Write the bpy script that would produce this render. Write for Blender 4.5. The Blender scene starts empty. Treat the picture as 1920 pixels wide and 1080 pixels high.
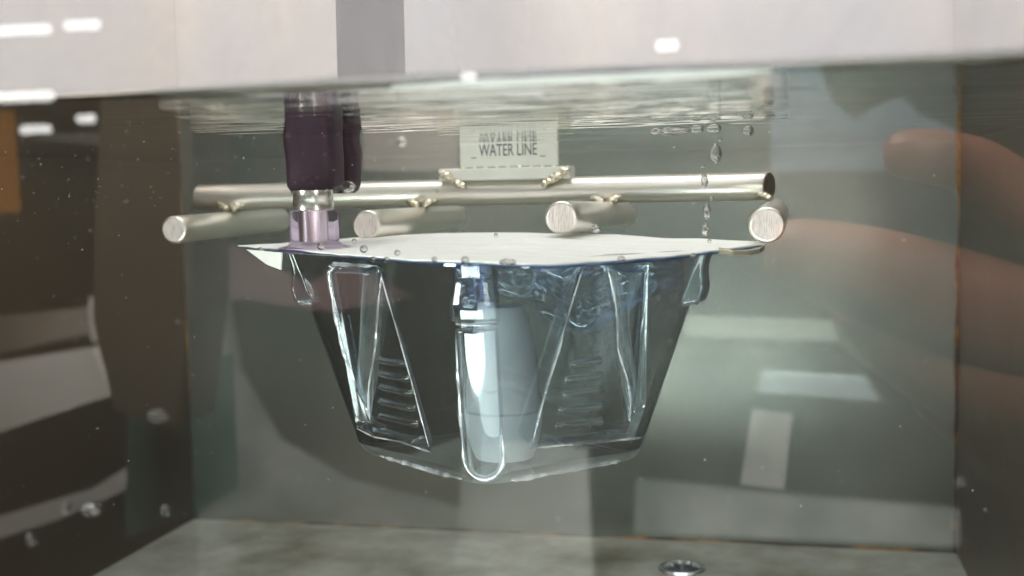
import bpy, bmesh, math, random
import numpy as np
from mathutils import Vector, Matrix, noise
random.seed(7)
MM = 0.001
S = bpy.context.scene
COL = S.collection
# ------------------------------------------------------------------ camera
F_PX = 2264.0
XC = (0.9745813, 0.0020678, 0.2240246)
YC = (0.2230445, 0.0849285, -0.9711016)
ZC = (-0.0210342, 0.9963849, 0.0823085)
cd = bpy.data.cameras.new('camera'); cam = bpy.data.objects.new('camera', cd); COL.objects.link(cam)
cam.matrix_world = Matrix((XC + (0,), YC + (0,), ZC + (0,), (0, 0, 0, 1)))
cd.sensor_width = 36; cd.lens = 36 * F_PX / 1920
cd.clip_start = 0.002; cd.clip_end = 30
cd.dof.use_dof = True; cd.dof.focus_distance = 0.214; cd.dof.aperture_fstop = 24
S.camera = cam
# ------------------------------------------------------------------ world and light
w = bpy.data.worlds.new('World'); S.world = w; w.use_nodes = True
bg = w.node_tree.nodes['Background']; bg.inputs[0].default_value = (0.80, 0.78, 0.74, 1); bg.inputs[1].default_value = 0.045
S.view_settings.view_transform = 'Standard'; S.view_settings.look = 'None'
S.view_settings.exposure = 0; S.view_settings.gamma = 1
S.render.engine = 'CYCLES'
S.cycles.use_denoising = True
S.cycles.max_bounces = 14; S.cycles.transmission_bounces = 12; S.cycles.glossy_bounces = 6
S.cycles.transparent_max_bounces = 16; S.cycles.sample_clamp_indirect = 4
S.cycles.caustics_reflective = True; S.cycles.caustics_refractive = True


def lamp(name, loc, target, sx, sy, power, color=(1, .985, .96)):
    l = bpy.data.lights.new(name, 'AREA'); l.shape = 'RECTANGLE'; l.size = sx * MM; l.size_y = sy * MM
    l.energy = power; l.color = color
    o = bpy.data.objects.new(name, l); COL.objects.link(o)
    p = Vector(loc) * MM; o.location = p
    o.rotation_euler = (Vector(target) * MM - p).to_track_quat('-Z', 'Y').to_euler()
    return o


lamp('fill_left', (-290, -10, -10), (-50, 220, -35), 80, 120, .7)  # unseen fill at eye level, added to light the bottle
lamp('fill_right', (70, 20, -20), (-50, 215, -40), 40, 100, .13, (1, .97, .94))  # added fill from the right for tray and bottle
lamp('fill_front', (-70, -120, 190), (-60, 230, -20), 380, 70, .85, (1, .99, .98))  # added soft front fill for highlights on the rods
lamp('tank_top_lamp', (-60, 240, 210), (-60, 250, 0), 260, 180, 1.75, (1, .985, .97))
lamp('fill_low_front', (-80, 50, -130), (-70, 260, -60), 180, 40, .55, (.94, 1, .98))  # added low fill that brightens the floor and lower back wall
lamp('reflection_fill', (-170, -150, 330), (-120, -450, -120), 240, 200, 15, (1, .97, .93)).data.spread = math.radians(120)  # added light for the things mirrored in the window
lamp('hand_fill', (90, 60, 150), (50, -100, -10), 60, 40, .8, (1, .84, .72)).data.spread = math.radians(110)  # added light on the hand so its reflection shows


# ------------------------------------------------------------------ helpers
def ray(u, v):
    d = (u - 960, 540 - v, -F_PX)
    return Vector((sum(a * b for a, b in zip(d, XC)), sum(a * b for a, b in zip(d, YC)), sum(a * b for a, b in zip(d, ZC))))


def P(u, v, Y):
    """point (mm) at depth Y behind the lens on the sight line measured in the photograph"""
    d = ray(u, v); return d * (Y / d.y)


GLASS_Y = 110.0


def M(u, v, Y):
    """the same, seen mirrored in the window: its real place on our side of the glass"""
    p = P(u, v, Y); return Vector((p.x, 2 * GLASS_Y - p.y, p.z))


def mesh_obj(name, verts, faces, mat, parent=None, smooth=False, scale=MM):
    me = bpy.data.meshes.new(name)
    me.from_pydata([tuple(Vector(v) * scale) for v in verts], [], faces)
    me.validate(); me.update()
    return link(name, me, mat, parent, smooth)


def link(name, me, mat, parent=None, smooth=False):
    me.materials.append(mat)
    if smooth:
        me.polygons.foreach_set('use_smooth', [True] * len(me.polygons))
        if len(me.polygons) < 20000 and name not in ('air_bubble', 'water_drop'): me.set_sharp_from_angle(angle=math.radians(50))
    o = bpy.data.objects.new(name, me); COL.objects.link(o)
    if parent is not None: o.parent = parent
    return o


def from_bm(name, bm, mat, parent=None, smooth=False):
    me = bpy.data.meshes.new(name)
    bmesh.ops.scale(bm, vec=(MM, MM, MM), verts=bm.verts)
    bmesh.ops.recalc_face_normals(bm, faces=bm.faces)
    bm.to_mesh(me); bm.free()
    return link(name, me, mat, parent, smooth)


def tag(o, label=None, cat=None, group=None, kind=None):
    if label: o['label'] = label
    if cat: o['category'] = cat
    if group: o['group'] = group
    if kind: o['kind'] = kind
    return o


def empty(name, loc=(0, 0, 0)):
    """thing root; parts are modelled in world mm, so the root keeps the origin transform of its base"""
    o = bpy.data.objects.new(name, None); COL.objects.link(o)
    o.empty_display_size = 0.01
    o.location = Vector(loc) * MM
    return o


def adopt(root):
    for c in root.children:
        c.matrix_parent_inverse = Matrix.Translation(-root.location)


def box(bm, x0, x1, y0, y1, z0, z1, bev=0.0):
    r = bmesh.ops.create_cube(bm, size=1)
    vs = r['verts']
    for v in vs:
        v.co = Vector(((x0 + x1) / 2 + v.co.x * (x1 - x0), (y0 + y1) / 2 + v.co.y * (y1 - y0), (z0 + z1) / 2 + v.co.z * (z1 - z0)))
    if bev:
        es = list({e for v in vs for e in v.link_edges})
        bmesh.ops.bevel(bm, geom=es, offset=bev, segments=2, affect='EDGES', profile=.5)


def cyl(bm, a, b, r, seg=40, bev=0.35, r2=None):
    """rod with slightly rounded ends: rings along the axis"""
    a = Vector(a); b = Vector(b); d = (b - a).normalized()
    r2 = r if r2 is None else r2
    x = d.orthogonal().normalized(); y = d.cross(x)
    L = (b - a).length
    prof = [(0, r - bev), (bev * .3, r - bev * .3), (bev, r)] + [(L * k / 12, r + (r2 - r) * k / 12) for k in range(1, 12)] + [(L - bev, r2), (L - bev * .3, r2 - bev * .3), (L, r2 - bev)]
    rings = []
    for h, rr in prof:
        rings.append([bm.verts.new(a + d * h + (x * math.cos(t) + y * math.sin(t)) * rr) for t in [2 * math.pi * i / seg for i in range(seg)]])
    for p, q in zip(rings, rings[1:]):
        for i in range(seg):
            bm.faces.new((p[i], p[(i + 1) % seg], q[(i + 1) % seg], q[i]))
    f0 = bm.faces.new(rings[0][::-1]); f1 = bm.faces.new(rings[-1])
    return f0, f1


def lathe(bm, cx, cy, prof, seg=48, sx=1, sy=1):
    rings = []
    for z, r in prof:
        rings.append([bm.verts.new((cx + sx * r * math.cos(t), cy + sy * r * math.sin(t), z)) for t in [2 * math.pi * i / seg for i in range(seg)]])
    for p, q in zip(rings, rings[1:]):
        for i in range(seg):
            bm.faces.new((p[i], p[(i + 1) % seg], q[(i + 1) % seg], q[i]))
    bm.faces.new(rings[0]); bm.faces.new(rings[-1][::-1])


def blob(bm, c, r, squash=(1, 1, 1), rough=0.0, sub=3, seed=0):
    res = bmesh.ops.create_icosphere(bm, subdivisions=sub, radius=1)
    for v in res['verts']:
        n = 1 + rough * noise.noise(v.co * 2.3 + Vector((seed, seed * 1.7, 0)))
        v.co = Vector(c) + Vector((v.co.x * squash[0], v.co.y * squash[1], v.co.z * squash[2])) * r * n


# ------------------------------------------------------------------ materials
def new_mat(name):
    m = bpy.data.materials.new(name); m.use_nodes = True
    nt = m.node_tree; nt.nodes.clear()
    out = nt.nodes.new('ShaderNodeOutputMaterial')
    return m, nt, out


def N(nt, t, **kw):
    n = nt.nodes.new(t)
    for k, v in kw.items():
        if k.startswith('i_'):
            n.inputs[k[2:].replace('_', ' ')].default_value = v
        else:
            setattr(n, k, v)
    return n


def tex_noise(nt, scale=(1, 1, 1), nscale=50, detail=5, rough=.6, distortion=0):
    tc = N(nt, 'ShaderNodeTexCoord'); mp = N(nt, 'ShaderNodeMapping')
    mp.inputs['Scale'].default_value = scale
    nt.links.new(tc.outputs['Object'], mp.inputs[0])
    n = N(nt, 'ShaderNodeTexNoise'); n.inputs['Scale'].default_value = nscale
    n.inputs['Detail'].default_value = detail; n.inputs['Roughness'].default_value = rough
    n.inputs['Distortion'].default_value = distortion
    nt.links.new(mp.outputs[0], n.inputs['Vector'])
    return n


def ramp(nt, src, stops):
    r = N(nt, 'ShaderNodeValToRGB'); e = r.color_ramp.elements
    while len(e) < len(stops): e.new(.5)
    for el, (p, c) in zip(e, stops):
        el.position = p; el.color = tuple(c) + ((1,) if len(c) == 3 else ())
    nt.links.new(src, r.inputs[0]); return r


def principled(name, col, rough=.5, metal=0, bump=None, col2=None, nscale=60, scale=(1, 1, 1), rvar=0.0, spec=.5, lo=.35, hi=.65, emit=None, trans=0, ior=1.45):
    m, nt, out = new_mat(name)
    p = N(nt, 'ShaderNodeBsdfPrincipled')
    p.inputs['Base Color'].default_value = tuple(col) + (1,)
    p.inputs['Roughness'].default_value = rough; p.inputs['Metallic'].default_value = metal
    p.inputs['Specular IOR Level'].default_value = spec
    p.inputs['Transmission Weight'].default_value = trans; p.inputs['IOR'].default_value = ior
    if col2 is not None:
        n = tex_noise(nt, scale, nscale)
        r = ramp(nt, n.outputs['Fac'], [(lo, col), (hi, col2)])
        nt.links.new(r.outputs[0], p.inputs['Base Color'])
    if rvar:
        n2 = tex_noise(nt, scale, nscale * 2.3)
        mr = N(nt, 'ShaderNodeMapRange'); mr.inputs['To Min'].default_value = max(.02, rough - rvar); mr.inputs['To Max'].default_value = rough + rvar
        nt.links.new(n2.outputs['Fac'], mr.inputs[0]); nt.links.new(mr.outputs[0], p.inputs['Roughness'])
    if bump:
        nb = tex_noise(nt, bump[2] if len(bump) > 2 else (1, 1, 1), bump[0], 6)
        b = N(nt, 'ShaderNodeBump'); b.inputs['Strength'].default_value = bump[1]; b.inputs['Distance'].default_value = 0.0006
        nt.links.new(nb.outputs['Fac'], b.inputs['Height']); nt.links.new(b.outputs[0], p.inputs['Normal'])
    if emit:
        p.inputs['Emission Color'].default_value = tuple(emit[0]) + (1,); p.inputs['Emission Strength'].default_value = emit[1]
    nt.links.new(p.outputs[0], out.inputs[0])
    return m


def glassy(name, ior, rough=0.0, tint=(1, 1, 1), clear=0.0, gloss_tint=(1, 1, 1)):
    """refracting glass, optionally blended with plain see-through"""
    m, nt, out = new_mat(name)
    g = N(nt, 'ShaderNodeBsdfGlass'); g.inputs['IOR'].default_value = ior; g.inputs['Roughness'].default_value = rough
    g.inputs['Color'].default_value = tuple(tint) + (1,)
    if clear:
        t = N(nt, 'ShaderNodeBsdfTransparent'); t.inputs[0].default_value = tuple(tint) + (1,)
        mx = N(nt, 'ShaderNodeMixShader'); mx.inputs[0].default_value = clear
        nt.links.new(g.outputs[0], mx.inputs[1]); nt.links.new(t.outputs[0], mx.inputs[2]); nt.links.new(mx.outputs[0], out.inputs[0])
    else:
        nt.links.new(g.outputs[0], out.inputs[0])
    return m


def film(name, tint, refl, edge=.6, rough=.03, gcol=(1, 1, 1), bump=None):
    """thin clear sheet: see-through face on, shiny towards its edges"""
    m, nt, out = new_mat(name)
    t = N(nt, 'ShaderNodeBsdfTransparent'); t.inputs[0].default_value = tuple(tint) + (1,)
    g = N(nt, 'ShaderNodeBsdfGlossy'); g.inputs['Roughness'].default_value = rough; g.inputs['Color'].default_value = tuple(gcol) + (1,)
    lw = N(nt, 'ShaderNodeLayerWeight'); lw.inputs['Blend'].default_value = edge
    mr = N(nt, 'ShaderNodeMapRange'); mr.inputs['To Min'].default_value = refl[0]; mr.inputs['To Max'].default_value = refl[1]
    nt.links.new(lw.outputs['Facing'], mr.inputs[0])
    if bump:
        nb = tex_noise(nt, (1, 1, 1), bump[0], 4)
        b = N(nt, 'ShaderNodeBump'); b.inputs['Strength'].default_value = bump[1]; b.inputs['Distance'].default_value = 0.001
        nt.links.new(nb.outputs['Fac'], b.inputs['Height']); nt.links.new(b.outputs[0], g.inputs['Normal'])
    mx = N(nt, 'ShaderNodeMixShader')
    nt.links.new(mr.outputs[0], mx.inputs[0]); nt.links.new(t.outputs[0], mx.inputs[1]); nt.links.new(g.outputs[0], mx.inputs[2])
    nt.links.new(mx.outputs[0], out.inputs[0])
    return m


M_steel = principled('polished_steel', (.90, .87, .81), .34, 1, col2=(.80, .77, .71), nscale=70, scale=(.3, 1, 1), rvar=.04)
M_steel_cut = None
M_plate = principled('satin_steel_plate', (.74, .76, .70), .5, .45, bump=(500, .08), col2=(.68, .70, .64), nscale=120)
M_weld = principled('weld_metal', (.80, .75, .62), .28, 1, bump=(900, .15), col2=(.50, .36, .18), nscale=230, lo=.5, hi=.75)
M_letter = principled('engraved_dark_lettering', (.08, .085, .09), .7, 0, spec=.2)
M_backwall = principled('tank_back_steel', (.38, .395, .365), .27, .8, bump=(60, .03, (1, 1, .15)), col2=(.22, .26, .24), nscale=6, scale=(1, 1, .8), rvar=.0, lo=.4, hi=.6)  # broad dark mottle paints soft reflections into the steel colour
M_floor = principled('tank_floor_steel', (.36, .37, .33), .4, .45, bump=(300, .2), col2=(.11, .095, .06), nscale=34, rvar=.12, lo=.38, hi=.7)
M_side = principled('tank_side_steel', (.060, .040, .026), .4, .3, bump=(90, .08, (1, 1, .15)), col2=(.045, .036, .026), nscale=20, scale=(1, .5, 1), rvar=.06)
M_seam = principled('rusty_seam', (.035, .028, .02), .7, 0, bump=(600, .5), col2=(.26, .13, .035), nscale=75, lo=.5, hi=.66)
M_chrome = principled('drain_chrome', (.75, .78, .82), .12, 1)
M_dark = principled('drain_dark', (.02, .022, .03), .3)
M_lid = principled('white_lid_paper', (.86, .86, .84), .75, 0, bump=(350, .5, (1, .4, 1)), col2=(.78, .78, .755), nscale=160, scale=(.5, 1.6, 1), spec=.2)
M_probe = principled('dark_purple_rubber', (.012, .004, .008), .5, 0, bump=(220, .1), col2=(.03, .014, .024), nscale=90, spec=.15)
M_collar = principled('turned_collar', (.85, .83, .78), .26, 1)
M_bottle = principled('milky_bottle', (.90, .92, .93), .3, 0, col2=(.78, .84, .84), nscale=40, trans=.0)
M_skin = principled('skin', (.21, .085, .055), .5, 0, bump=(120, .3), col2=(.15, .06, .04), nscale=30, lo=.4, hi=.62)


def mat_cut(ang):
    m, nt, out = new_mat('saw_cut_steel')
    p = N(nt, 'ShaderNodeBsdfPrincipled'); p.inputs['Metallic'].default_value = .45; p.inputs['Roughness'].default_value = .45
    n = tex_noise(nt, (11, 1, 1), 420, 4, .7, .3)
    mp = nt.nodes[-2]
    mp.inputs['Rotation'].default_value = (0, math.radians(ang), 0)
    r = ramp(nt, n.outputs['Fac'], [(.30, (.36, .29, .28)), (.48, (.64, .57, .55)), (.66, (.78, .72, .70))])
    nt.links.new(r.outputs[0], p.inputs['Base Color'])
    b = N(nt, 'ShaderNodeBump'); b.inputs['Strength'].default_value = .5; b.inputs['Distance'].default_value = .0004
    nt.links.new(n.outputs['Fac'], b.inputs['Height']); nt.links.new(b.outputs[0], p.inputs['Normal'])
    nt.links.new(p.outputs[0], out.inputs[0]); return m


M_cuts = [mat_cut(a_) for a_ in (-40, 55, 5, 70)]


def mat_window():
    m, nt, out = new_mat('window_acrylic')
    t = N(nt, 'ShaderNodeBsdfTransparent'); t.inputs[0].default_value = (.95, .97, .95, 1)
    g = N(nt, 'ShaderNodeBsdfGlossy'); g.inputs['Roughness'].default_value = 0.0
    lw = N(nt, 'ShaderNodeLayerWeight'); lw.inputs['Blend'].default_value = .5
    pw = N(nt, 'ShaderNodeMath', operation='POWER'); pw.inputs[1].default_value = 4
    fr = N(nt, 'ShaderNodeMapRange'); fr.inputs['To Min'].default_value = .095; fr.inputs['To Max'].default_value = .8
    nt.links.new(lw.outputs['Facing'], pw.inputs[0]); nt.links.new(pw.outputs[0], fr.inputs[0])
    mx = N(nt, 'ShaderNodeMixShader')
    nt.links.new(fr.outputs[0], mx.inputs[0]); nt.links.new(t.outputs[0], mx.inputs[1]); nt.links.new(g.outputs[0], mx.inputs[2])
    df = N(nt, 'ShaderNodeBsdfDiffuse'); df.inputs[0].default_value = (.75, .75, .72, 1)
    n = tex_noise(nt, (1, 1, .35), 22, 8, .72, 1.2)
    r = N(nt, 'ShaderNodeMapRange'); r.inputs['From Min'].default_value = .48; r.inputs['From Max'].default_value = .80
    r.inputs['To Min'].default_value = 0; r.inputs['To Max'].default_value = .012
    nt.links.new(n.outputs['Fac'], r.inputs[0])
    m2 = N(nt, 'ShaderNodeMixShader'); nt.links.new(r.outputs[0], m2.inputs[0])
    nt.links.new(mx.outputs[0], m2.inputs[1]); nt.links.new(df.outputs[0], m2.inputs[2])
    nt.links.new(m2.outputs[0], out.inputs[0]); return m


def mat_clear(name, tint):
    m, nt, out = new_mat(name)
    t = N(nt, 'ShaderNodeBsdfTransparent'); t.inputs[0].default_value = tuple(tint) + (1,)
    nt.links.new(t.outputs[0], out.inputs[0]); return m


M_window = mat_window()
M_wclear = mat_clear('window_rear_face', (.98, .99, .98))
M_water = glassy('water_surface', 1.33)
M_tray = glassy('clear_tray_plastic', .70, tint=(.88, .95, 1.0), clear=0.40)
nt = M_tray.node_tree; out_ = nt.nodes['Material Output']; src = out_.inputs[0].links[0].from_socket
g_ = N(nt, 'ShaderNodeBsdfGlossy'); g_.inputs['Roughness'].default_value = .08; g_.inputs['Color'].default_value = (.9, .95, 1, 1)
lw_ = N(nt, 'ShaderNodeLayerWeight'); lw_.inputs['Blend'].default_value = .45
mr_ = N(nt, 'ShaderNodeMapRange'); mr_.inputs['To Min'].default_value = .02; mr_.inputs['To Max'].default_value = .30
mx_ = N(nt, 'ShaderNodeMixShader')
nt.links.new(lw_.outputs['Facing'], mr_.inputs[0]); nt.links.new(mr_.outputs[0], mx_.inputs[0])
nt.links.new(src, mx_.inputs[1]); nt.links.new(g_.outputs[0], mx_.inputs[2]); nt.links.new(mx_.outputs[0], out_.inputs[0])
M_flange = film('clear_flange', (.75, .82, .95), (.10, .8), .6, gcol=(.75, .85, 1))
M_septum = glassy('lilac_clear_plastic', 1.25, 0.03, (.93, .86, .97), .25)
M_cap = film('blue_clear_cap', (.74, .78, .95), (.12, .8), .5, .08, (.85, .9, 1), bump=(300, .5))
M_pouch = film('crumpled_blue_film', (.86, .89, .94), (.08, .7), .6, .12, (.8, .87, .95))
M_drop = glassy('water_drop', 1.33, clear=.3)
M_bubble = glassy('air_bubble', .78, clear=.35)

# ------------------------------------------------------------------ tank
YB = 350.0; XL = -187.7; XR = 45.4; ZF = -104.3; ZS = 10.35; WY0 = 116.0; WALL_TOP = 75
tank = empty('water_tank', (-71, 230, ZF))


def part_box(name, dims, mat, parent, bev=0):
    bm = bmesh.new(); box(bm, *dims, bev=bev)
    return from_bm(name, bm, mat, parent)


part_box('back_wall', (XL - 4, XR + 4, YB, YB + 4, ZF - 4, WALL_TOP), M_backwall, tank)
part_box('pale_backing', (XL + 1, XR - 1, YB - 3, YB - .3, ZS + 6, WALL_TOP - 1), principled('pale_plastic', (.50, .465, .46), .5, col2=(.66, .54, .43), nscale=11), tank)  # pale backing added so the band above the water is bright
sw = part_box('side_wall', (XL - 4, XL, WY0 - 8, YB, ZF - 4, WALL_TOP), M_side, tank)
for x0, x1 in ((XL + .2, XL + 2.5), (XR - 2.5, XR - .2)):
    part_box('pale_backing', (x0, x1, WY0 + .5, YB - 3.5, ZS + 3, WALL_TOP - 1), bpy.data.materials['pale_plastic'], tank)  # same added backing along the side walls
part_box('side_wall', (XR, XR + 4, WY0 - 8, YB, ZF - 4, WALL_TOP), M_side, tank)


def seam(a, b, r, parent, seed):
    """irregular bead of sealant and rust along a corner"""
    a = Vector(a); b = Vector(b); d = (b - a).normalized(); x = d.orthogonal().normalized(); y = d.cross(x)
    n = 90; seg = 8; vs = []; fs = []
    for i in range(n + 1):
        c = a.lerp(b, i / n)
        k = r * (1 + .9 * noise.noise(c * .11 + Vector((seed, 0, 0))) + .4 * noise.noise(c * .5))
        for j in range(seg):
            t = 2 * math.pi * j / seg; vs.append(c + (x * math.cos(t) + y * math.sin(t)) * k)
    for i in range(n):
        for j in range(seg):
            fs.append((i * seg + j, i * seg + (j + 1) % seg, (i + 1) * seg + (j + 1) % seg, (i + 1) * seg + j))
    return mesh_obj('corner_seam', vs, fs, M_seam, parent, True)


seam((XR, YB, ZF), (XR, YB, WALL_TOP), .9, tank, 3)
seam((XL, YB, ZF), (XL, YB, WALL_TOP), .3, tank, 9)
M_seam2 = M_seam
seam((XL, YB, ZF), (XR, YB, ZF), .55, tank, 5)
# floor with a real drain hole
drain = P(1279, 1066, 10); drain = drain * (ZF / drain.z)
bm = bmesh.new()
RD = 5.2; nseg = 48
outer = [(XL - 4, WY0 - 8), (XR + 4, WY0 - 8), (XR + 4, YB), (XL - 4, YB)]
ring = [bm.verts.new((drain.x + RD * math.cos(2 * math.pi * i / nseg), drain.y + RD * math.sin(2 * math.pi * i / nseg), ZF)) for i in range(nseg)]
oc = []
for i in range(nseg):
    a = 2 * math.pi * i / nseg; dx, dy = math.cos(a), math.sin(a)
    ts = []
    if dx > 1e-6: ts.append((XR + 4 - drain.x) / dx)
    if dx < -1e-6: ts.append((XL - 4 - drain.x) / dx)
    if dy > 1e-6: ts.append((YB - drain.y) / dy)
    if dy < -1e-6: ts.append((WY0 - 8 - drain.y) / dy)
    t = min(ts); oc.append(bm.verts.new((drain.x + dx * t, drain.y + dy * t, ZF)))
corners = [bm.verts.new((x, y, ZF)) for x, y in outer]
for i in range(nseg):
    j = (i + 1) % nseg
    a, b = oc[i].co, oc[j].co
    mid = None
    if abs(a.x - b.x) > 1e-3 and abs(a.y - b.y) > 1e-3:
        mid = min(corners, key=lambda c: (c.co - a).length + (c.co - b).length)
    if mid: bm.faces.new((ring[i], oc[i], mid, oc[j], ring[j]))
    else: bm.faces.new((ring[i], oc[i], oc[j], ring[j]))
for f in bm.faces:
    f.normal_update()
from_bm('tank_bottom', bm, M_floor, tank)
bm = bmesh.new()
prof = [(ZF + .1, RD + 1.2), (ZF + .5, RD + .9), (ZF + .7, RD + .3), (ZF + .4, RD - .4), (ZF - 1.5, RD - .8), (ZF - 9, RD - .9), (ZF - 9.2, .1)]
rings = []
for z, r in prof:
    rings.append([bm.verts.new((drain.x + r * math.cos(t), drain.y + r * math.sin(t), z)) for t in [2 * math.pi * i / 48 for i in range(48)]])
for p_, q_ in zip(rings, rings[1:]):
    for i in range(48): bm.faces.new((p_[i], p_[(i + 1) % 48], q_[(i + 1) % 48], q_[i]))
from_bm('drain', bm, M_chrome, tank, True)
# window pane: only the outer face mirrors the room
bm = bmesh.new(); box(bm, XL - 4, XR + 4, GLASS_Y, WY0 - .5, ZF - 4, WALL_TOP)
win = from_bm('window', bm, M_window, tank)
win.data.materials.append(M_wclear)
for f in win.data.polygons:
    if f.normal.y > -.5: f.material_index = 1
def mat_fog():
    m, nt, out = new_mat('window_condensation')
    t = N(nt, 'ShaderNodeBsdfTransparent'); t.inputs[0].default_value = (.9, .92, .97, 1)
    tr = N(nt, 'ShaderNodeBsdfTranslucent'); tr.inputs[0].default_value = (.55, .51, .52, 1)
    df = N(nt, 'ShaderNodeBsdfDiffuse'); df.inputs[0].default_value = (.50, .46, .455, 1)
    m1 = N(nt, 'ShaderNodeMixShader'); m1.inputs[0].default_value = .3
    nt.links.new(tr.outputs[0], m1.inputs[1]); nt.links.new(df.outputs[0], m1.inputs[2])
    n = tex_noise(nt, (1, 1, .5), 26, 6, .6, .6)
    r = N(nt, 'ShaderNodeMapRange'); r.inputs['From Min'].default_value = .3; r.inputs['From Max'].default_value = .7
    r.inputs['To Min'].default_value = .06; r.inputs['To Max'].default_value = .46
    nt.links.new(n.outputs['Fac'], r.inputs[0])
    m2 = N(nt, 'ShaderNodeMixShader')
    nt.links.new(r.outputs[0], m2.inputs[0]); nt.links.new(t.outputs[0], m2.inputs[1]); nt.links.new(m1.outputs[0], m2.inputs[2])
    nt.links.new(m2.outputs[0], out.inputs[0]); return m


part_box('condensation', (XL + .05, XR - .05, WY0 - .45, WY0 - .30, ZS + .55, WALL_TOP - 1), mat_fog(), tank)
adopt(tank)
tag(tank, 'open steel water tank with a clear front window, rusty corner seams and a round drain', 'water tank')

# ------------------------------------------------------------------ water surface
nx, ny = 420, 420
vs = []
for j in range(ny + 1):
    tj = (j / ny) ** 1.25
    y = WY0 + (YB - WY0 - .2) * tj
    for i in range(nx + 1):
        x = XL + .2 + (XR - XL - .4) * i / nx
        amp = .028 + .15 * max(0, min(1, (x + 110) / 70)) * max(0.1, min(1, (WY0 + 190 - y) / 150))
        z = amp * (noise.noise(Vector((x * .035, y * .28, 1.3))) + .55 * noise.noise(Vector((x * .07, y * .8, 4))))
        # ripples round the plate
        dpl = math.hypot((x + 62) / 26, (y - 262) / 12)
        z += .17 * math.exp(-dpl * dpl) * noise.noise(Vector((x * .22, y * .42, 7)))
        z += .05 * math.exp(-((x + 20) / 22) ** 2) * noise.noise(Vector((x * .16, y * .6, 11)))
        z += (.35 + .75 * max(0, min(1, (x + 70) / 25))) * math.exp(-(y - WY0) / 1.1)
        vs.append((x, y, ZS + z))
fs = [(j * (nx + 1) + i, j * (nx + 1) + i + 1, (j + 1) * (nx + 1) + i + 1, (j + 1) * (nx + 1) + i) for j in range(ny) for i in range(nx)]
wat = mesh_obj('water', vs, fs, M_water, None, True)
tag(wat, kind='structure')

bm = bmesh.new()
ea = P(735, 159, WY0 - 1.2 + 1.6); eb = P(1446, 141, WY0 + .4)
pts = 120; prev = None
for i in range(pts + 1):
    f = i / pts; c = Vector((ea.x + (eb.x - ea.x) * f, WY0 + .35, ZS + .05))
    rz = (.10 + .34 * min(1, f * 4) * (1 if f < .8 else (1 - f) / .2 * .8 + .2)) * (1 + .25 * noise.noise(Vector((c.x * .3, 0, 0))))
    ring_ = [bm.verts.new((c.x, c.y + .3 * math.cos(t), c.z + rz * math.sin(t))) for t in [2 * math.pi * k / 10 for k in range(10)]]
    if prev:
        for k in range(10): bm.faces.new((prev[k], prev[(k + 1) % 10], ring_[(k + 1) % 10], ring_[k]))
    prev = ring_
ed = from_bm('waterline_glint', bm, principled('painted_waterline', (.85, .87, .86), .12, 0, trans=.35, ior=1.33), None, True)  # whitish bead added to paint the lit front edge of the water
tag(ed, kind='structure')
# ------------------------------------------------------------------ wire rack
rack = empty('wire_rack', (-70, 260, -10))
RR = 3.05
fronts = [(P(325, 431, 241), 241), (P(687, 422, 232), 232), (P(1052, 408, 216), 216), (P(1438, 422, 212), 212)]
M_steel_burn = principled('heat_tinted_steel', (.86, .82, .75), .34, 1, col2=(.45, .31, .18), nscale=35, lo=.58, hi=.75, rvar=.06)
for k, (p, y) in enumerate(fronts):
    bm = bmesh.new()
    zb = -4.4 - 2.6
    f0, f1 = cyl(bm, p, (p.x + (1.0 if k < 3 else .5), 296, zb), RR + (0.1 if k == 3 else 0), bev=.55)
    f0.material_index = 1; f1.material_index = 1
    r = from_bm('rod', bm, M_steel if k in (0, 2) else M_steel_burn, rack, True); r.data.materials.append(M_cuts[k])
    for f in r.data.polygons:
        if len(f.vertices) > 10: f.use_smooth = False
bm = bmesh.new()
a = P(372, 368, 270); b = P(1446, 352, 270)
f0, f1 = cyl(bm, (a.x, 270, -.7), (b.x + 1, 270, -.7), RR, bev=.3)
for v in bm.verts:
    if v.co.x > b.x - 2: v.co.x -= 2.6 * (1 - (v.co.y - 270) / RR) / 2
f0.material_index = 1; f1.material_index = 1
r = from_bm('rod', bm, M_steel, rack, True); r.data.materials.append(M_weld)
for f in r.data.polygons:
    if len(f.vertices) > 10: f.use_smooth = False


def weld(pts, r0, seed, squash=(1, .8, .8)):
    bm = bmesh.new(); rnd = random.Random(seed)
    for i, p in enumerate(pts):
        blob(bm, p, r0 * rnd.uniform(.8, 1.15), squash, .35, 3, seed + i * 3.1)
    return from_bm('weld_bead', bm, M_weld, rack, True)


for k, (p, y) in enumerate(fronts):
    x = p.x + .6
    sgn = 1 if k < 3 else -1
    for s in ((-1, 1) if k < 3 else (-1,)):
        weld([(x + s * (1.2 + .75 * i), 267.6 + .25 * i, -3.3 + .5 * i) for i in range(4)], 1.15, 10 * k + s + 2)
# sign plate on its flat bar
a = P(822, 330, 266); b = P(1068, 330, 266)
bm = bmesh.new(); box(bm, a.x, b.x, 266, 273, 1.9, 4.7, .25)
from_bm('flat_bar', bm, M_plate, rack)
pl = P(862, 312, 266.6); pr = P(1045, 312, 266.6)
bm = bmesh.new(); box(bm, pl.x, pr.x, 267, 268.5, 4.9, 13.0, .12)
plate = from_bm('sign_plate', bm, M_plate, rack)
for s, x in ((-1, a.x + 1), (1, b.x - 1)):
    weld([(x - s * (.9 * i) , 265.9 + (i % 2) * .2, 3.6 - .55 * i) for i in range(6)], 1.1, 77 + s)
weld([(x, 266.6, 4.85) for x in np.linspace(pl.x + .8, pr.x - .8, 9)], .32, 5, (1.4, .7, .7))


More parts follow.
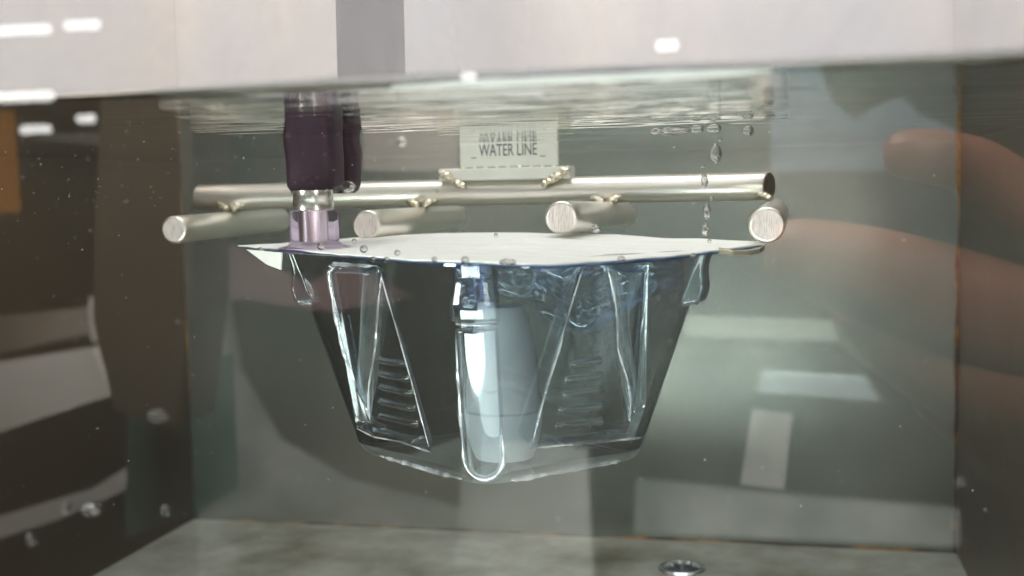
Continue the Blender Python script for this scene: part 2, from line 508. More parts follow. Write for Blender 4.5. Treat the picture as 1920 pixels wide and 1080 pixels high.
def text(name, s, height, width, loc, mat, parent, ext=.06):
    cu = bpy.data.curves.new(name, 'FONT'); cu.body = s; cu.extrude = .02; cu.align_x = 'CENTER'
    o = bpy.data.objects.new(name + '_t', cu); COL.objects.link(o)
    bpy.context.view_layer.update()
    me = bpy.data.meshes.new_from_object(o.evaluated_get(bpy.context.evaluated_depsgraph_get()))
    COL.objects.unlink(o); bpy.data.objects.remove(o)
    co = np.array([v.co[:] for v in me.vertices]); mn, mx = co.min(0), co.max(0)
    for v in me.vertices:
        x = (v.co.x - (mn[0] + mx[0]) / 2) / (mx[0] - mn[0]) * width
        z = (v.co.y - mn[1]) / (mx[1] - mn[1]) * height
        y = -v.co.z / .02 * ext
        v.co = Vector((loc[0] + x, loc[1] + y, loc[2] + z)) * MM
    me.name = name
    return link(name, me, mat, parent)


tc_ = P(952, 290, 266.8)
text('lettering', 'WATER LINE', 2.7, 13.4, (tc_.x, 266.99, 7.35), M_letter, plate)
bm = bmesh.new()
for x in (tc_.x - 8.0, tc_.x + 8.0): box(bm, x - .65, x + .65, 266.93, 267.02, 6.95, 7.15)
from_bm('underline_mark', bm, M_letter, plate)
adopt(rack)
tag(rack, 'welded wire rack of thick steel rods holding the pack down, with a WATER LINE plate', 'rack')

# ------------------------------------------------------------------ blister pack
pack = empty('blister_pack', (-51, 206.5, -46))
CX, CY = -51.0, 206.5
BASE = [Vector((-78, 206)), Vector((-47.5, 182.5)), Vector((-24, 207)), Vector((-54.5, 230.5))]   # left, front, right, back
QL = [(530, 478), (880, 490), (905, 900), (662, 832)]
QR = [(880, 490), (1357, 475), (1215, 845), (905, 900)]


def bil(q, s, t):
    a = (q[0][0] * (1 - s) + q[1][0] * s, q[0][1] * (1 - s) + q[1][1] * s)
    b = (q[3][0] * (1 - s) + q[2][0] * s, q[3][1] * (1 - s) + q[2][1] * s)
    return (a[0] * (1 - t) + b[0] * t, a[1] * (1 - t) + b[1] * t)


def sd_poly(p, poly):
    """signed distance, negative inside"""
    d = 1e18; s = 1; n = len(poly); j = n - 1
    for i in range(n):
        ex, ey = poly[j][0] - poly[i][0], poly[j][1] - poly[i][1]
        wx, wy = p[0] - poly[i][0], p[1] - poly[i][1]
        k = max(0, min(1, (wx * ex + wy * ey) / (ex * ex + ey * ey)))
        d = min(d, (wx - ex * k) ** 2 + (wy - ey * k) ** 2)
        c = (p[1] >= poly[i][1], p[1] < poly[j][1], ex * wy > ey * wx)
        if all(c) or not any(c): s = -s
        j = i
    return s * math.sqrt(d)


def sst(a, b, x):
    t = max(0, min(1, (x - a) / (b - a))); return t * t * (3 - 2 * t)


def sd_seg(p, a, b):
    ex, ey = b[0] - a[0], b[1] - a[1]; wx, wy = p[0] - a[0], p[1] - a[1]
    k = max(0, min(1, (wx * ex + wy * ey) / (ex * ex + ey * ey)))
    return math.hypot(wx - ex * k, wy - ey * k)


PAN_L = [(632, 498), (728, 498), (812, 826), (700, 800), (672, 786)]
V_L = [(640, 505), (712, 505), (681, 770)]
PAN_R = [(1082, 498), (1205, 498), (1205, 800), (1190, 805), (990, 822)]
V_R = [(1140, 505), (1203, 505), (1190, 778)]
TK_L = [((709, 669), (752, 673)), ((710, 694), (756, 700)), ((710, 718), (761, 727)), ((708, 744), (766, 754)), ((707, 771), (771, 783)), ((706, 797), (776, 812))]
TK_R = [((1076, 674), (1126, 668)), ((1067, 702), (1127, 695)), ((1064, 729), (1128, 722)), ((1056, 757), (1131, 750)), ((1051, 786), (1134, 779)), ((1048, 814), (1137, 806))]


def relief(side, s, t):
    if side in (0, 2): q, pan, vv, tk = QL, PAN_L, V_L, TK_L
    else: q, pan, vv, tk = QR, PAN_R, V_R, TK_R
    p = bil(q, s, t)
    d = -2.0 * (1 - sst(-7, 2, sd_poly(p, pan)))
    d += 2.4 * (1 - sst(-7, 1, sd_poly(p, vv)))
    for a, b in (tk if side < 2 else []):
        dd = sd_seg(p, a, b)
        if dd < 8: d += 1.0 * (1 - sst(1.5, 5.0, dd))
    return d


ZT, ZB_ = -10.9, -47.6
NS, NCR = 170, 44
levels = [i / 165 for i in range(153)]
rb = 2.4; nb_ = 12
rows = []
tb = 1 - rb / (ZT - ZB_)
levels = [tb * i / 150 for i in range(151)]
prof = [(t, 0.0) for t in levels] + [(tb + (1 - tb) * math.sin(a), rb * (1 - math.cos(a))) for a in [math.pi / 2 * k / nb_ for k in range(1, nb_ + 1)]]
verts = []; per = None
C2 = Vector((CX, CY))
for t, inset in prof:
    sc = 1.47 + (1.0 - 1.47) * t
    z = ZT + (ZB_ - ZT) * t
    cs = [C2 + (b - C2) * sc for b in BASE]
    if inset: cs = [c + (C2 - c).normalized() * inset * 1.0 for c in cs]
    row = []
    rc = 5.2 - (inset * .3)
    for k in range(4):
        a, b = cs[k], cs[(k + 1) % 4]
        pv = cs[k - 1]
        e = (b - a).normalized(); L = (b - a).length; ep = (pv - a).normalized()
        nrm = Vector((e.y, -e.x))
        if (nrm.dot(a - C2)) < 0: nrm = -nrm
        nprev = Vector((ep.y, -ep.x))
        if nprev.dot(a - C2) < 0: nprev = -nprev
        # corner arc k
        for i in range(NCR):
            u = i / NCR
            p0 = a + ep * rc; p2 = a + e * rc
            p = p0 * (1 - u) ** 2 + a * 2 * u * (1 - u) + p2 * u * u
            n = (nprev * (1 - u) + nrm * u).normalized()
            lug = 2.5 * sst(.0, .28, u) * sst(1, .72, u) if False else 2.4 * (1 - sst(.32, .46, abs(u - .5)))
            tt = t + (.0)
            d = lug * (1 - sst(.235, .265, t)) * (.35 + .65 * sst(0.06, .2, t)) * (1 if k != 1 else .8)
            if k == 1 and t > .2:
                xx = (u - .5) * 9.6; yy_ = (t - .86) * 35
                dc = math.hypot(xx, max(0, yy_))
                d += 1.1 * (1 - sst(3.1, 4.0, dc)) * sst(.27, .29, t)
            q = p + n * d
            row.append((q.x, q.y, z))
        for i in range(NS):
            u = i / NS
            p = a + e * (rc + (L - 2 * rc) * u)
            s = (rc + (L - 2 * rc) * u) / L
            fade = 1 - sst(0, 2.6, inset)
            d = relief(k, s if k < 2 else s, t) * fade if (s > .03 and s < .97) else 0
            q = p + nrm * d
            row.append((q.x, q.y, z))
    rows.append(row)
n = len(rows[0])
verts = [v for r_ in rows for v in r_]
fs = []
for j in range(len(rows) - 1):
    for i in range(n):
        fs.append((j * n + i, (j + 1) * n + i, (j + 1) * n + (i + 1) % n, j * n + (i + 1) % n))
last = (len(rows) - 1) * n
verts.append((CX, CY, ZB_ + .25)); cb = len(verts) - 1
for i in range(n): fs.append((last + i, cb, last + (i + 1) % n))
verts.append((CX, CY, ZT)); ct = len(verts) - 1
for i in range(n): fs.append((i, (i + 1) % n, ct))
NB = NCR + NS


def surf(col, t):
    """point on the finished tray wall at a fractional column and height"""
    ts = [p_[0] for p_ in prof]
    j = max(0, min(len(ts) - 2, np.searchsorted(ts, t) - 1)); fj = (t - ts[j]) / (ts[j + 1] - ts[j]); fj = max(0, min(1, fj))
    i0 = int(math.floor(col)); fi = col - i0
    a = Vector(rows[j][i0 % n]).lerp(Vector(rows[j][(i0 + 1) % n]), fi); b = Vector(rows[j + 1][i0 % n]).lerp(Vector(rows[j + 1][(i0 + 1) % n]), fi)
    return a.lerp(b, fj)


def on_face(k, u, v):
    q = QL if k == 0 else QR; best = None; s0, t0, st = .5, .5, .5
    for it in range(9):
        c_ = [(s0 + st * a, t0 + st * b) for a in (-1, -.5, 0, .5, 1) for b in (-1, -.5, 0, .5, 1)]
        s0, t0 = min(c_, key=lambda c: (bil(q, *c)[0] - u) ** 2 + (bil(q, *c)[1] - v) ** 2); st *= .55
    t0 = max(0, min(1, t0)); sc = 1.47 - .47 * t0
    L = (BASE[(k + 1) % 4] - BASE[k]).length * sc
    us = (s0 * L - 5.2) / (L - 10.4)
    return (k * NB + NCR + us * NS, t0)


def bead(pts, r):
    """bead along a moulded edge, whitish to paint its highlight"""
    P3 = []
    for a, b in zip(pts, pts[1:]):
        m_ = max(3, int(abs(a[0] - b[0]) / 2 + abs(a[1] - b[1]) * 60))
        P3 += [surf(a[0] + (b[0] - a[0]) * k / m_, a[1] + (b[1] - a[1]) * k / m_) for k in range(m_)]
    P3.append(surf(*pts[-1]))
    for _ in range(2): P3 = [P3[0]] + [(P3[i - 1] + P3[i] * 2 + P3[i + 1]) / 4 for i in range(1, len(P3) - 1)] + [P3[-1]]
    b0_ = len(verts); sg = 8
    for i, c in enumerate(P3):
        d = (P3[min(i + 1, len(P3) - 1)] - P3[max(i - 1, 0)]).normalized()
        x = d.cross(Vector((.3, -1, .2))).normalized(); y = d.cross(x)
        rr = r * (1 + .9 * noise.noise(c * .45)) * min(1, .25 + i * .2, .25 + (len(P3) - 1 - i) * .2)
        for k in range(sg):
            t = 2 * math.pi * k / sg; verts.append(tuple(c + (x * math.cos(t) + y * math.sin(t)) * rr))
    for i in range(len(P3) - 1):
        for k in range(sg): fs.append((b0_ + i * sg + k, b0_ + i * sg + (k + 1) % sg, b0_ + (i + 1) * sg + (k + 1) % sg, b0_ + (i + 1) * sg + k))


n_wall = len(fs)
bead([on_face(0, *q) for q in [(722, 498), (640, 496), (631, 510), (650, 640), (681, 778)]], .34)
bead([on_face(0, *q) for q in [(681, 778), (700, 640), (716, 515)]], .2)
bead([on_face(0, *q) for q in [(730, 505), (770, 650), (812, 822)]], .11)
bead([on_face(0, *q) for q in [(672, 790), (705, 805), (760, 815), (815, 832)]], .16)
bead([on_face(1, *q) for q in [(990, 822), (1036, 650), (1078, 505), (1100, 496), (1200, 492)]], .14)
bead([on_face(1, *q) for q in [(1140, 505), (1165, 650), (1190, 782), (1200, 650), (1206, 505)]], .16)
bead([on_face(1, *q) for q in [(1000, 822), (1090, 815), (1200, 806)]], .16)
cu = lambda xm, ym: (NB + (.5 + xm / 9.6) * NCR, .86 + ym / 35)
bead([cu(-3.5, -19)] + [cu(-3.5, -12), cu(-3.5, -6)] + [cu(-3.5 * math.cos(a), 3.5 * math.sin(a)) for a in [math.pi * k / 10 for k in range(11)]] + [cu(3.5, -5)], .34)
bead([(NCR + NS * .1, .985), (NB - 4, .985)], .42)
bead([(NB + NCR + 2, .985), (2 * NB - 4, .985)], .44)
for k in (0, 2): bead([(k * NB + NCR * .1, .25), (k * NB + NCR * .9, .25)], .3)
bead([(NB + NCR * .08, .262), (NB + NCR * .92, .262)], .3)
M_glint = film('painted_edge_glint', (.9, .94, .97), (.25, .7), .5, .2, (1, 1, 1))
nt = M_glint.node_tree; out_ = nt.nodes['Material Output']; src = out_.inputs[0].links[0].from_socket
d_ = N(nt, 'ShaderNodeBsdfDiffuse'); d_.inputs[0].default_value = (.88, .91, .93, 1); mx_ = N(nt, 'ShaderNodeMixShader')  # whitish diffuse paints the glint into the added beads
nn_ = tex_noise(nt, (1, 1, 1), 160, 3); mr_ = N(nt, 'ShaderNodeMapRange'); mr_.inputs['From Min'].default_value = .35; mr_.inputs['From Max'].default_value = .65
mr_.inputs['To Min'].default_value = 0; mr_.inputs['To Max'].default_value = .42; nt.links.new(nn_.outputs['Fac'], mr_.inputs[0]); nt.links.new(mr_.outputs[0], mx_.inputs[0])
nt.links.new(src, mx_.inputs[1]); nt.links.new(d_.outputs[0], mx_.inputs[2]); nt.links.new(mx_.outputs[0], out_.inputs[0])
tray = mesh_obj('tray', verts, fs, M_tray, pack, True)
tray.data.materials.append(M_glint)
for i_ in range(n_wall, len(tray.data.polygons)): tray.data.polygons[i_].material_index = 1
bm = bmesh.new(); bm.from_mesh(tray.data); bmesh.ops.recalc_face_normals(bm, faces=bm.faces); bm.to_mesh(tray.data); bm.free()

# lid and flange sheets
LC = [Vector((-107.5, 223)), Vector((-41, 158.5)), Vector((-3.2, 216.5)), Vector((-66, 270))]


def lid_pt(s, t, shrink=1.0):
    # s,t in [-1,1]; superellipse-free rounding of the front and back corners
    a = LC[0] * ((1 - s) / 2) + LC[1] * ((1 + s) / 2)
    b = LC[3] * ((1 - s) / 2) + LC[2] * ((1 + s) / 2)
    p = a * ((1 - t) / 2) + b * ((1 + t) / 2)
    c = (LC[0] + LC[1] + LC[2] + LC[3]) / 4
    # front corner (s=1,t=-1), back corner (s=-1,t=1): pull in
    k1 = max(0, (s - t) / 2 - .78) / .22
    k2 = max(0, (t - s) / 2 - .78) / .22
    p = p + (c - p) * (.16 * k1 ** 1.5 + .16 * k2 ** 1.5)
    return c + (p - c) * shrink


def lid_z(s, t, p):
    r2 = s * s + t * t
    z = -10.3 + 1.7 * math.exp(-1.9 * ((s + .25) ** 2 + (t - .15) ** 2))
    z -= 1.1 * max(0, s) ** 2 * (1 - t * t) * .9          # sag along the right front edge
    z += .25 * noise.noise(Vector((p.x * .06, p.y * .06, 2))) + .12 * noise.noise(Vector((p.x * .2, p.y * .2, 9)))
    # left corner curls
    return z


def sheet(name, mat, shrink, dz, th, n=90):
    vs = []; fs = []
    for layer in (0, 1):
        for j in range(n + 1):
            for i in range(n + 1):
                s, t = -1 + 2 * i / n, -1 + 2 * j / n
                p = lid_pt(s, t, shrink); vs.append((p.x, p.y, lid_z(s, t, p) + dz - th * layer))
    m_ = (n + 1) ** 2
    for layer in (0, 1):
        for j in range(n):
            for i in range(n):
                q = [layer * m_ + j * (n + 1) + i, layer * m_ + j * (n + 1) + i + 1, layer * m_ + (j + 1) * (n + 1) + i + 1, layer * m_ + (j + 1) * (n + 1) + i]
                fs.append(q if layer == 0 else q[::-1])
    edge = [i for i in range(n + 1)] + [j * (n + 1) + n for j in range(1, n + 1)] + [n * (n + 1) + i for i in range(n - 1, -1, -1)] + [j * (n + 1) for j in range(n - 1, 0, -1)]
    for a, b in zip(edge, edge[1:] + edge[:1]): fs.append((a, a + m_, b + m_, b))
    return mesh_obj(name, vs, fs, mat, pack, True)


sheet('lid', M_lid, 1.0, 0, .22)
sheet('flange', M_flange, .965, -.62, .3)
fl = [P(462, 468, 212), P(528, 474, 205), P(526, 506, 205), P(500, 496, 208)]
fl = [tuple(p) for p in fl]; fl2 = [(x + .1, y + .3, z) for x, y, z in fl]
mesh_obj('lid_corner', fl + fl2, [(0, 1, 2, 3), (7, 6, 5, 4), (0, 4, 5, 1), (1, 5, 6, 2), (2, 6, 7, 3), (3, 7, 4, 0)], M_lid, pack)
bm = bmesh.new(); prev = None
cp = [P(u, v, Y) for u, v, Y in [(1348, 470, 196), (1375, 474, 197), (1405, 474, 200), (1424, 470, 204), (1434, 463, 208)]]
for i in range(41):
    f = i / 40 * (len(cp) - 1); a_ = min(int(f), len(cp) - 2); c = cp[a_].lerp(cp[a_ + 1], f - a_)
    ring_ = [bm.verts.new((c.x, c.y + .9 * math.cos(t), c.z + .5 * math.sin(t))) for t in [2 * math.pi * k / 12 for k in range(12)]]
    if prev:
        for k in range(12): bm.faces.new((prev[k], prev[(k + 1) % 12], ring_[(k + 1) % 12], ring_[k]))
    prev = ring_
from_bm('curled_rim', bm, principled('golden_clear_rim', (.62, .58, .46), .15, .6), pack, True)
adopt(pack)
tag(pack, 'clear tapered blister tray sealed with a white paper lid, hanging under the rack', 'blister pack')

# bottle inside
b0 = P(940, 700, 200)
bot = empty('bottle', (b0.x, 201, -45.5))
bm = bmesh.new()
lathe(bm, b0.x, 201, [(-46.6, 4), (-46.4, 5), (-44, 6.0), (-42, 6.5), (-38.2, 6.8), (-37.9, 6.4), (-34, 6.4), (-29, 5.8), (-24, 4.9), (-21, 4.2), (-20.2, 3.6)])
from_bm('body', bm, M_bottle, bot, True)
bm = bmesh.new()
lathe(bm, P(877, 600, 196).x, 199.5, [(-20.1, 3.6), (-19.5, 3.9), (-16, 3.7), (-14.5, 3.85), (-12.4, 4.0), (-12.0, 3.6)])
from_bm('cap', bm, M_cap, bot, True)
adopt(bot)
tag(bot, 'milky white tapered bottle with a clear bluish cap standing in the tray', 'bottle')

# crumpled film
vs = []; n = 60
for j in range(n + 1):
    for i in range(n + 1):
        s, t = i / n, j / n
        x = -44 + 26 * s; z = -12 - (10 + 4 * math.sin(s * 5)) * t
        y = 205 + 4 * s + 3.0 * noise.noise(Vector((s * 3, t * 2.2, 1))) + 1.6 * abs(noise.noise(Vector((s * 5, t * 4, 3)))) + 4 * t
        vs.append((x, y, z))
fs = [(j * (n + 1) + i, j * (n + 1) + i + 1, (j + 1) * (n + 1) + i + 1, (j + 1) * (n + 1) + i) for j in range(n) for i in range(n)]
po = mesh_obj('film_pouch', vs, fs, M_pouch, None, True)
sol = po.modifiers.new('thick', 'SOLIDIFY'); sol.thickness = .00008
tag(po, 'crumpled clear bluish film folded inside the tray behind the bottle', 'film')

# ------------------------------------------------------------------ purple probe
pc = P(603, 380, 210); XP = pc.x
probe = empty('leak_probe', (XP, 205, -9.8))
bm = bmesh.new()
# hexagonal lilac base with fluted sides
seg = 60; rings = []
for z, r, fl_ in [(-10.6, 6.6, .0), (-9.9, 6.5, 0), (-9.6, 5.0, .5), (-8.9, 4.35, 1), (-3.6, 4.2, 1), (-3.3, 4.1, 1), (-3.2, 3.6, 1)]:
    ring_ = []
    for i in range(seg):
        t = 2 * math.pi * i / seg
        rr = r * (1 + .12 * fl_ * math.cos(6 * t + .4)); ring_.append(bm.verts.new((XP + rr * math.cos(t), 206 + rr * math.sin(t), z)))
    rings.append(ring_)
for p_, q_ in zip(rings, rings[1:]):
    for i in range(seg): bm.faces.new((p_[i], p_[(i + 1) % seg], q_[(i + 1) % seg], q_[i]))
bm.faces.new(rings[0]); bm.faces.new(rings[-1][::-1])
from_bm('socket', bm, M_septum, probe, True)
bm = bmesh.new(); lathe(bm, XP - .2, 206, [(-9.0, 2.6), (-1.2, 2.6), (-.8, 2.6)][:2] + [(-.8, 2.6)])
from_bm('needle_sleeve', bm, M_collar, probe, True)
bm = bmesh.new(); lathe(bm, XP, 206, [(-3.25, 3.3), (-3.1, 3.7), (-1.4, 3.7), (-1.3, 3.6), (.4, 3.6)])
from_bm('collar', bm, M_collar, probe, True)


# dark grip: a wide flat body; above the water it leans to the right
def grip(parts):
    bm = bmesh.new(); rings = []
    seg = 40
    for z, xc, yc, wx, wy in parts:
        ring_ = []
        for i in range(seg):
            t = 2 * math.pi * i / seg; c, s = math.cos(t), math.sin(t)
            ex = .45
            ring_.append(bm.verts.new((xc + wx * math.copysign(abs(c) ** ex, c), yc + wy * math.copysign(abs(s) ** ex, s), z)))
        rings.append(ring_)
    for p_, q_ in zip(rings, rings[1:]):
        for i in range(seg): bm.faces.new((p_[i], p_[(i + 1) % seg], q_[(i + 1) % seg], q_[i]))
    bm.faces.new(rings[0]); bm.faces.new(rings[-1][::-1])
    return from_bm('grip', bm, M_probe, probe, True)


gl, gr_ = P(546, 300, 210), P(636, 300, 210)
gx = (gl.x + gr_.x) / 2; gw = (gr_.x - gl.x) / 2
up = P(695, 75, 215)
gp = [(-.15, gx, 210, gw - 1.4, 3.0), (.3, gx, 210, gw - .5, 3.6), (1.2, gx, 210, gw, 4.1), (6, gx, 210, gw + .05, 4.2), (ZS - .6, gx - .3, 210, gw + .2, 4.2), (ZS + 1, gx, 210, gw + .2, 4.2), (16, gx + 4, 212, gw + .6, 4.5), (20, up.x, 215, gw + 1.0, 5), (70, up.x, 216, gw + 1.0, 5)]
grip(gp)
g2l, g2r = P(641, 300, 222), P(669, 300, 222)
g2x = (P(600, 300, 222).x + g2r.x) / 2; g2w = g2r.x - g2x
grip([(-.3, g2x, 222, g2w - 1.2, 2.5), (.3, g2x, 222, g2w - .4, 3), (1.4, g2x, 222, g2w, 3.3), (7, g2x + .4, 222, g2w + .2, 3.4), (ZS, g2x, 222, g2w, 3.4), (15, g2x + 3, 222, g2w, 3.4)])
adopt(probe)
tag(probe, 'dark purple flat grip with a metal collar and fluted lilac socket stuck on the lid', 'probe')

# ------------------------------------------------------------------ bubbles
def bubble(u, v, Y, rpx, label, group, sq=(1, 1, 1), rough=0):
    p = P(u, v, Y); r = rpx * Y / F_PX
    bm = bmesh.new(); blob(bm, (0, 0, 0), r, sq, rough, 3, u)
    o = from_bm('air_bubble', bm, M_bubble, None, True); o.location = p * MM
    tag(o, label, 'bubble', group)
    return o


for u, v, Y, r, lab in [(489, 473, 214, 10, 'clear bubble under the far left tip of the white lid'),
                        (602, 462, 190, 8, 'clear bubble in front of the lilac socket'),
                        (682, 467, 178, 8, 'clear bubble on the lid right of the lilac socket'),
                        (745, 474, 172, 6, 'clear bubble on the lid halfway from socket to bottle cap'),
                        (700, 486, 174, 6, 'small bubble under the lid edge above the left flute'),
                        (725, 488, 172, 7, 'bubble under the lid edge where the left flute ends'),
                        (872, 488, 160, 8, 'bubble under the lid edge right above the bottle cap'),
                        (815, 487, 164, 6, 'small bubble under the lid edge just left of the bottle cap'),
                        (1117, 429, 220, 8, 'bubble on top of the lid right of the third rod end'),
                        (1300, 480, 185, 6, 'small bubble under the lid near the right tray corner'),
                        (664, 452, 200, 5, 'tiny bubble between the lilac socket and the second rod end'),
                        (1165, 486, 168, 7, 'bubble under the lid edge above the right flute')]:
    bubble(u, v, Y, r, lab, 'bubbles on the lid edge')
bubble(952, 492, 160, 13, 'largest flattened bubble hanging under the front edge of the lid', None, (1.3, .8, .6))
bubble(753, 266, 150, 11, 'round bubble stuck on the window left of the WATER LINE plate', None)
bubble(1261, 245, 205, 34, 'wide flat air pocket under the water surface right of the plate', None, (1, .6, .24), .3)
bubble(1402, 245, 205, 11, 'lone bubble under the surface straight above the rack end', None)
for u, v, r, lab in [(1229, 246, 9, 'small bubble at the left tip of the flat air pocket'), (1306, 242, 11, 'small bubble at the right tip of the flat air pocket'), (1338, 241, 12, 'small bubble second to the right of the flat air pocket')]:
    bubble(u, v, 205, r, lab, 'bubbles beside the air pocket', (1.2, .8, .8))
bubble(1323, 430, 200, 9.5, 'lowest pointed bubble leaving the lid in the rising column', None, (.75, .75, 1.3), .35)
bubble(1325, 396, 200, 11, 'second bubble from the lid in the rising column', None, (.65, .65, 1.35), .35)
bubble(1321, 338, 200, 9, 'third bubble from the lid, in front of the long cross rod', None, (.7, .7, 1.4), .35)
bubble(1342, 288, 200, 14, 'fourth bubble from the lid, just below the water surface', None, (.75, .75, 1.25), .5)
bubble(652, 350, 205, 15, 'bubble trapped under the dark grip beside the metal collar', None, (1, .5, .8), .3)
bubble(549, 362, 204, 4, 'tiny bubble at the lower left corner of the dark grip', None)

rb_ = random.Random(11)
for i_, (u, v, lab) in enumerate([(1330, 452, 'tiny bubble on the lid below the rising column'), (1334, 372, 'tiny stray bubble just under the cross rod beside the column'), (1318, 312, 'tiny stray bubble left of the column above the cross rod'), (1350, 262, 'tiny bubble at the top right of the rising column'),
                          (820, 357, 'tiny bubble clinging to the cross rod left of the sign'), (1020, 352, 'tiny bubble under the flat bar of the sign'), (560, 376, 'tiny bubble on the cross rod left of the metal collar'), (930, 441, 'tiny bubble on top of the lid near its middle')]):
    bubble(u, v, 205 if v > 380 or u > 1300 else 262, rb_.uniform(3.2, 5), lab, 'tiny stray bubbles')
# specks on the window
bm = bmesh.new(); rnd = random.Random(3)
for i in range(520):
    if i < 300: u, v = rnd.uniform(0, 760), rnd.gauss(300, 110)
    else: u, v = rnd.uniform(0, 1920), rnd.uniform(0, 1080)
    if v < 10: continue
    yy = rnd.uniform(116.6, 190)
    p = P(u, v, yy)
    if p.z > ZS - .5 or p.x < XL + 1 or p.x > XR - 1: continue
    r = min(.075, abs(rnd.gauss(.025, .03)) + .02)
    blob(bm, p, r * yy / 180, (rnd.uniform(.6, 1.6), .6, rnd.uniform(.6, 1.5)), .3, 1, i)
sp = from_bm('floating_specks', bm, principled('speck', (.75, .75, .7), .4), None, True)
tag(sp, 'tiny pale specks drifting in the water behind the window', 'specks', kind='stuff')

for u, v, r_, sq, lab in [(296, 780, 16, (1.2, .25, .8), 'large water drop on the window by the left wall foot'), (170, 956, 17, (1.2, .25, .7), 'wide water drop low on the window over the pale board'),
                          (122, 955, 9, (.8, .25, 1.1), 'drop left of the wide low drop on the window'), (56, 1012, 11, (.8, .25, 1.4), 'long drop near the bottom left window corner'),
                          (310, 958, 10, (.8, .25, 1.2), 'drop on the window over the teal box'), (1800, 905, 7, (.9, .25, 1.3), 'drop on the window beside the rusty right seam')]:
    p = P(u, v, GLASS_Y - .4); bm = bmesh.new(); blob(bm, (0, 0, 0), r_ * GLASS_Y / F_PX, sq, .3, 3, u)
    o = from_bm('water_drop', bm, M_drop, None, True); o.location = p * MM; tag(o, lab, 'drop', 'drops on the window')

# ------------------------------------------------------------------ things reflected in the window (they stand on our side)
M_tube = principled('lit_tube', (1, 1, 1), .5, emit=((1, .98, .95), 9.0))
i = 0
for (u0, v0, u1, v1, h, lab) in [(-60, 60, 95, 54, 20, 'long lit ceiling tube reflected at the upper left'), (122, 48, 187, 46, 20, 'short lit ceiling tube reflected beside the long one'),
                                 (-60, 186, 100, 180, 22, 'long lit ceiling tube reflected at the waterline left'), (40, 244, 95, 242, 20, 'short lit tube reflected below the waterline beside orange'),
                                 (145, 223, 178, 222, 18, 'shortest lit tube reflected left of the brown band'), (1231, 86, 1272, 84, 20, 'lit tube reflected above the rack, right of centre'),
                                 (866, 144, 892, 143, 14, 'dim lit tube reflected above the WATER LINE plate')]:
    Y = 1600
    a, b = M(u0, v0, Y), M(u1, v1, Y)
    bm = bmesh.new(); cyl(bm, a, b, h / 2 * Y / F_PX, 20, bev=h * .35 * Y / F_PX)
    o = from_bm('ceiling_tube', bm, M_tube, None, True); tag(o, lab, 'ceiling light', 'ceiling tubes reflected in the window')


def slab(name, quad, Y, th, mat, lab, cat, dY=None):
    """solid block whose front outline is the quad, th mm deep"""
    dY = dY or [0] * len(quad)
    f = [M(u, v, Y + d) for (u, v), d in zip(quad, dY)]
    g = [p - Vector((0, th, 0)) for p in f]
    n = len(f)
    vs = [tuple(p) for p in f + g]
    fs = [tuple(range(n)), tuple(range(2 * n - 1, n - 1, -1))] + [(i, i + n, (i + 1) % n + n, (i + 1) % n) for i in range(n)]
    o = mesh_obj(name, vs, fs, mat); bm = bmesh.new(); bm.from_mesh(o.data); bmesh.ops.recalc_face_normals(bm, faces=bm.faces); bm.to_mesh(o.data); bm.free()
    tag(o, lab, cat); return o


W = principled('white_paint', (.8, .79, .76), .5, col2=(.6, .58, .52), nscale=8)
slab('paper_tray', [(-120, 700), (170, 655), (212, 740), (-120, 850)], 700, 30, W, 'white sloping tray reflected at the left', 'tray')
slab('shelf_board', [(-120, 1010), (150, 930), (240, 875), (245, 915), (120, 970), (-120, 1050)], 700, 30, principled('grey_board', (.55, .54, .50), .5), 'pale grey board reflected at the lower left', 'board')
slab('bench_top', [(-120, 610), (150, 580), (170, 625), (-120, 690)], 900, 60, principled('tan_board', (.5, .42, .33), .6, col2=(.6, .56, .5), nscale=6), 'tan bench top reflected above the white tray', 'bench')
slab('grey_pipe', [(176, 250), (340, 262), (340, 284), (60, 262), (60, 250)], 900, 14, principled('grey_pipe', (.3, .32, .3), .4), 'grey pipe reflected under the short lit tubes', 'pipe')
slab('white_jug', [(165, 560), (195, 545), (215, 570), (218, 640), (170, 640)], 800, 30, W, 'white jug reflected behind the sloping tray', 'jug')
slab('orange_cabinet', [(-250, 205), (-8, 205), (4, 400), (-250, 400)], 700, 20, principled('orange_paint', (.50, .21, .03), .5), 'orange cabinet reflected at the left edge', 'cabinet')
slab('teal_box', [(240, 760), (345, 690), (358, 965), (235, 1010)], 600, 60, principled('teal_paint', (.10, .21, .20), .6), 'teal box reflected by the lower left corner', 'box')
slab('brown_sleeve', [(190, 188), (362, 184), (358, 560), (330, 800), (215, 770), (175, 600), (178, 400)], 520, 40, principled('brown_cloth', (.05, .036, .022), .8), 'brown sleeve reflected over the left side wall', 'sleeve')  # block stands in for a dark sleeve mirrored in the window
slab('label_card', [(1410, 770), (1485, 780), (1470, 918), (1388, 908)], 480, 4, principled('card', (.6, .6, .57), .6, col2=(.35, .37, .36), nscale=60), 'upright white card reflected at the lower right', 'card')
slab('pale_sheet', [(1430, 700), (1625, 712), (1650, 752), (1420, 735)], 520, 10, principled('bluish_card', (.34, .42, .46), .6), 'pale bluish sheet reflected above the card', 'sheet')


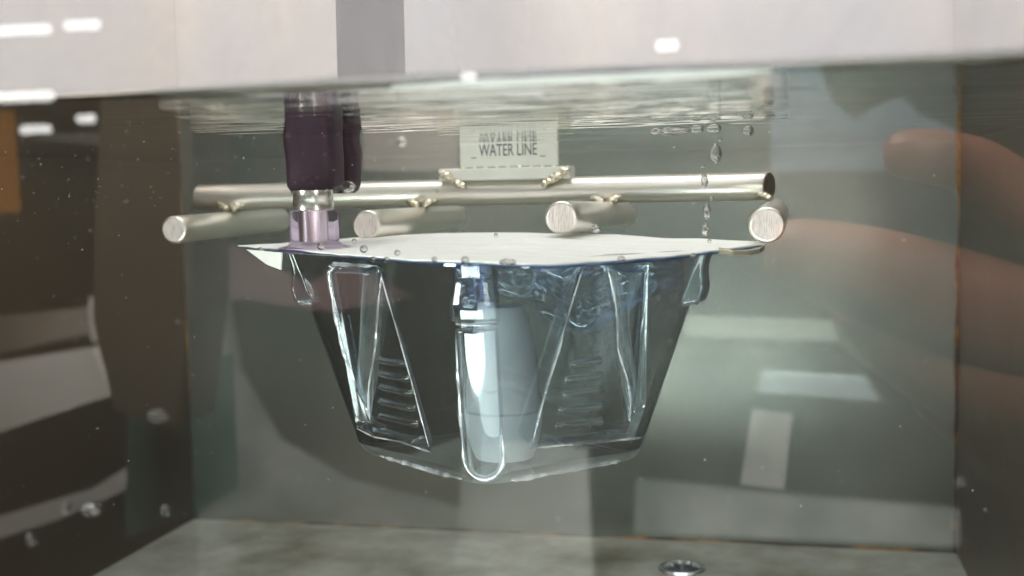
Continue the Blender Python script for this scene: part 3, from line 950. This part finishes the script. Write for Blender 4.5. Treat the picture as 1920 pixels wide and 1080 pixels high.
PALE = principled('pale_grey_paint', (.80, .84, .80), .6, col2=(.36, .42, .40), nscale=9)
slab('light_patch_left', [(372, 540), (412, 540), (440, 700), (515, 830), (640, 905), (860, 960), (860, 1110), (372, 1110)], 1200, 20, PALE, 'pale slab added for the light patch low on the left of the back wall', 'light_patch_left')  # invented slab; its reflection lightens the back wall at lower left
slab('light_patch_mid', [(868, 850), (960, 835), (1100, 850), (1115, 1110), (850, 1110)], 1000, 20, PALE, 'pale slab added for the light bands below the tray corner', 'reflected slab')  # unseen slab added for the pale bands under the tray
slab('light_patch_right', [(1190, 905), (1500, 935), (1800, 960), (1800, 1025), (1190, 1000)], 1200, 20, PALE, 'pale slab added for the light patch low on the right of the back wall', 'light_patch_right')  # made up like the left one, to pale the lower right
slab('green_streak', [(1285, 592), (1760, 612), (1760, 645), (1285, 630)], 800, 10, principled('green_grey_paint', (.30, .36, .31), .6), 'greenish slab added for the light streak right of the tray', 'rail')  # slab added to reflect as a greenish streak of light
slab('blue_patch', [(1445, 120), (1535, 120), (1560, 190), (1600, 226), (1640, 200), (1690, 180), (1725, 215), (1800, 245), (1822, 318), (1445, 322)], 640, 30, principled('blue_grey_patch', (.07, .10, .13), .9), 'blue grey slab added for the bluish reflection above the hand', 'coat')  # notched slab made up for the bluish tone on the wall
slab('pink_patch', [(312, 470), (420, 462), (560, 540), (640, 500), (760, 560), (620, 585), (460, 560), (350, 560), (312, 530)], 800, 20, principled('pink_patch', (.16, .10, .10), .9), 'pinkish slab standing in for an arm reflected behind the left end of the tray', 'cloth')  # added slab stands in for the faint pink arm reflection
slab('beige_patch', [(680, 215), (860, 215), (860, 320), (680, 320)], 700, 20, principled('beige_patch', (.16, .13, .12), .8), 'beige slab added for the pinkish reflection between grip and sign plate', 'panel')  # slab added to tint the reflection beside the sign plate


def hand():
    me = bpy.data.meshes.new('person')
    Y0 = 330
    J = []; E_ = []; Rr = []
    def add(u, v, dy, rpx, prev=None):
        p = M(u, v, Y0 + dy); J.append(tuple(p * MM)); Rr.append(rpx * Y0 / F_PX * MM)
        if prev is not None: E_.append((prev, len(J) - 1))
        return len(J) - 1
    root = add(2230, 740, 0, 240)
    kn = {}
    def finger(pts):
        pr = root
        for q in pts[::-1]: pr = add(*q, prev=pr)
    finger([(1650, 292, -10, 42), (1720, 288, -10, 50), (1830, 308, -5, 56), (1960, 400, 0, 60), (2110, 560, 0, 72)])
    finger([(1425, 468, -20, 60), (1520, 482, -20, 76), (1690, 530, -12, 98), (1850, 600, -5, 118), (2080, 650, 0, 90)])
    finger([(1560, 560, -6, 60), (1700, 640, -4, 94), (1850, 710, 0, 116), (2080, 760, 5, 125)])
    finger([(1720, 700, 5, 60), (1850, 790, 8, 85), (1960, 850, 12, 62), (2110, 860, 8, 80)])
    finger([(1930, 130, 30, 50), (2000, 200, 30, 60), (2100, 330, 25, 70), (2230, 520, 15, 95)])
    add(2600, 950, 0, 150, root)
    me.from_pydata(J, E_, [])
    o = link('person', me, M_skin)
    o.modifiers.new('skin', 'SKIN'); sv = me.skin_vertices[0].data
    for k, r in enumerate(Rr): sv[k].radius = (r, r)
    sv[0].use_root = True
    ss = o.modifiers.new('sub', 'SUBSURF'); ss.levels = 3; ss.render_levels = 3
    tag(o, 'bare hand of the person taking the picture, fingers reflected at the right', 'person')


hand()
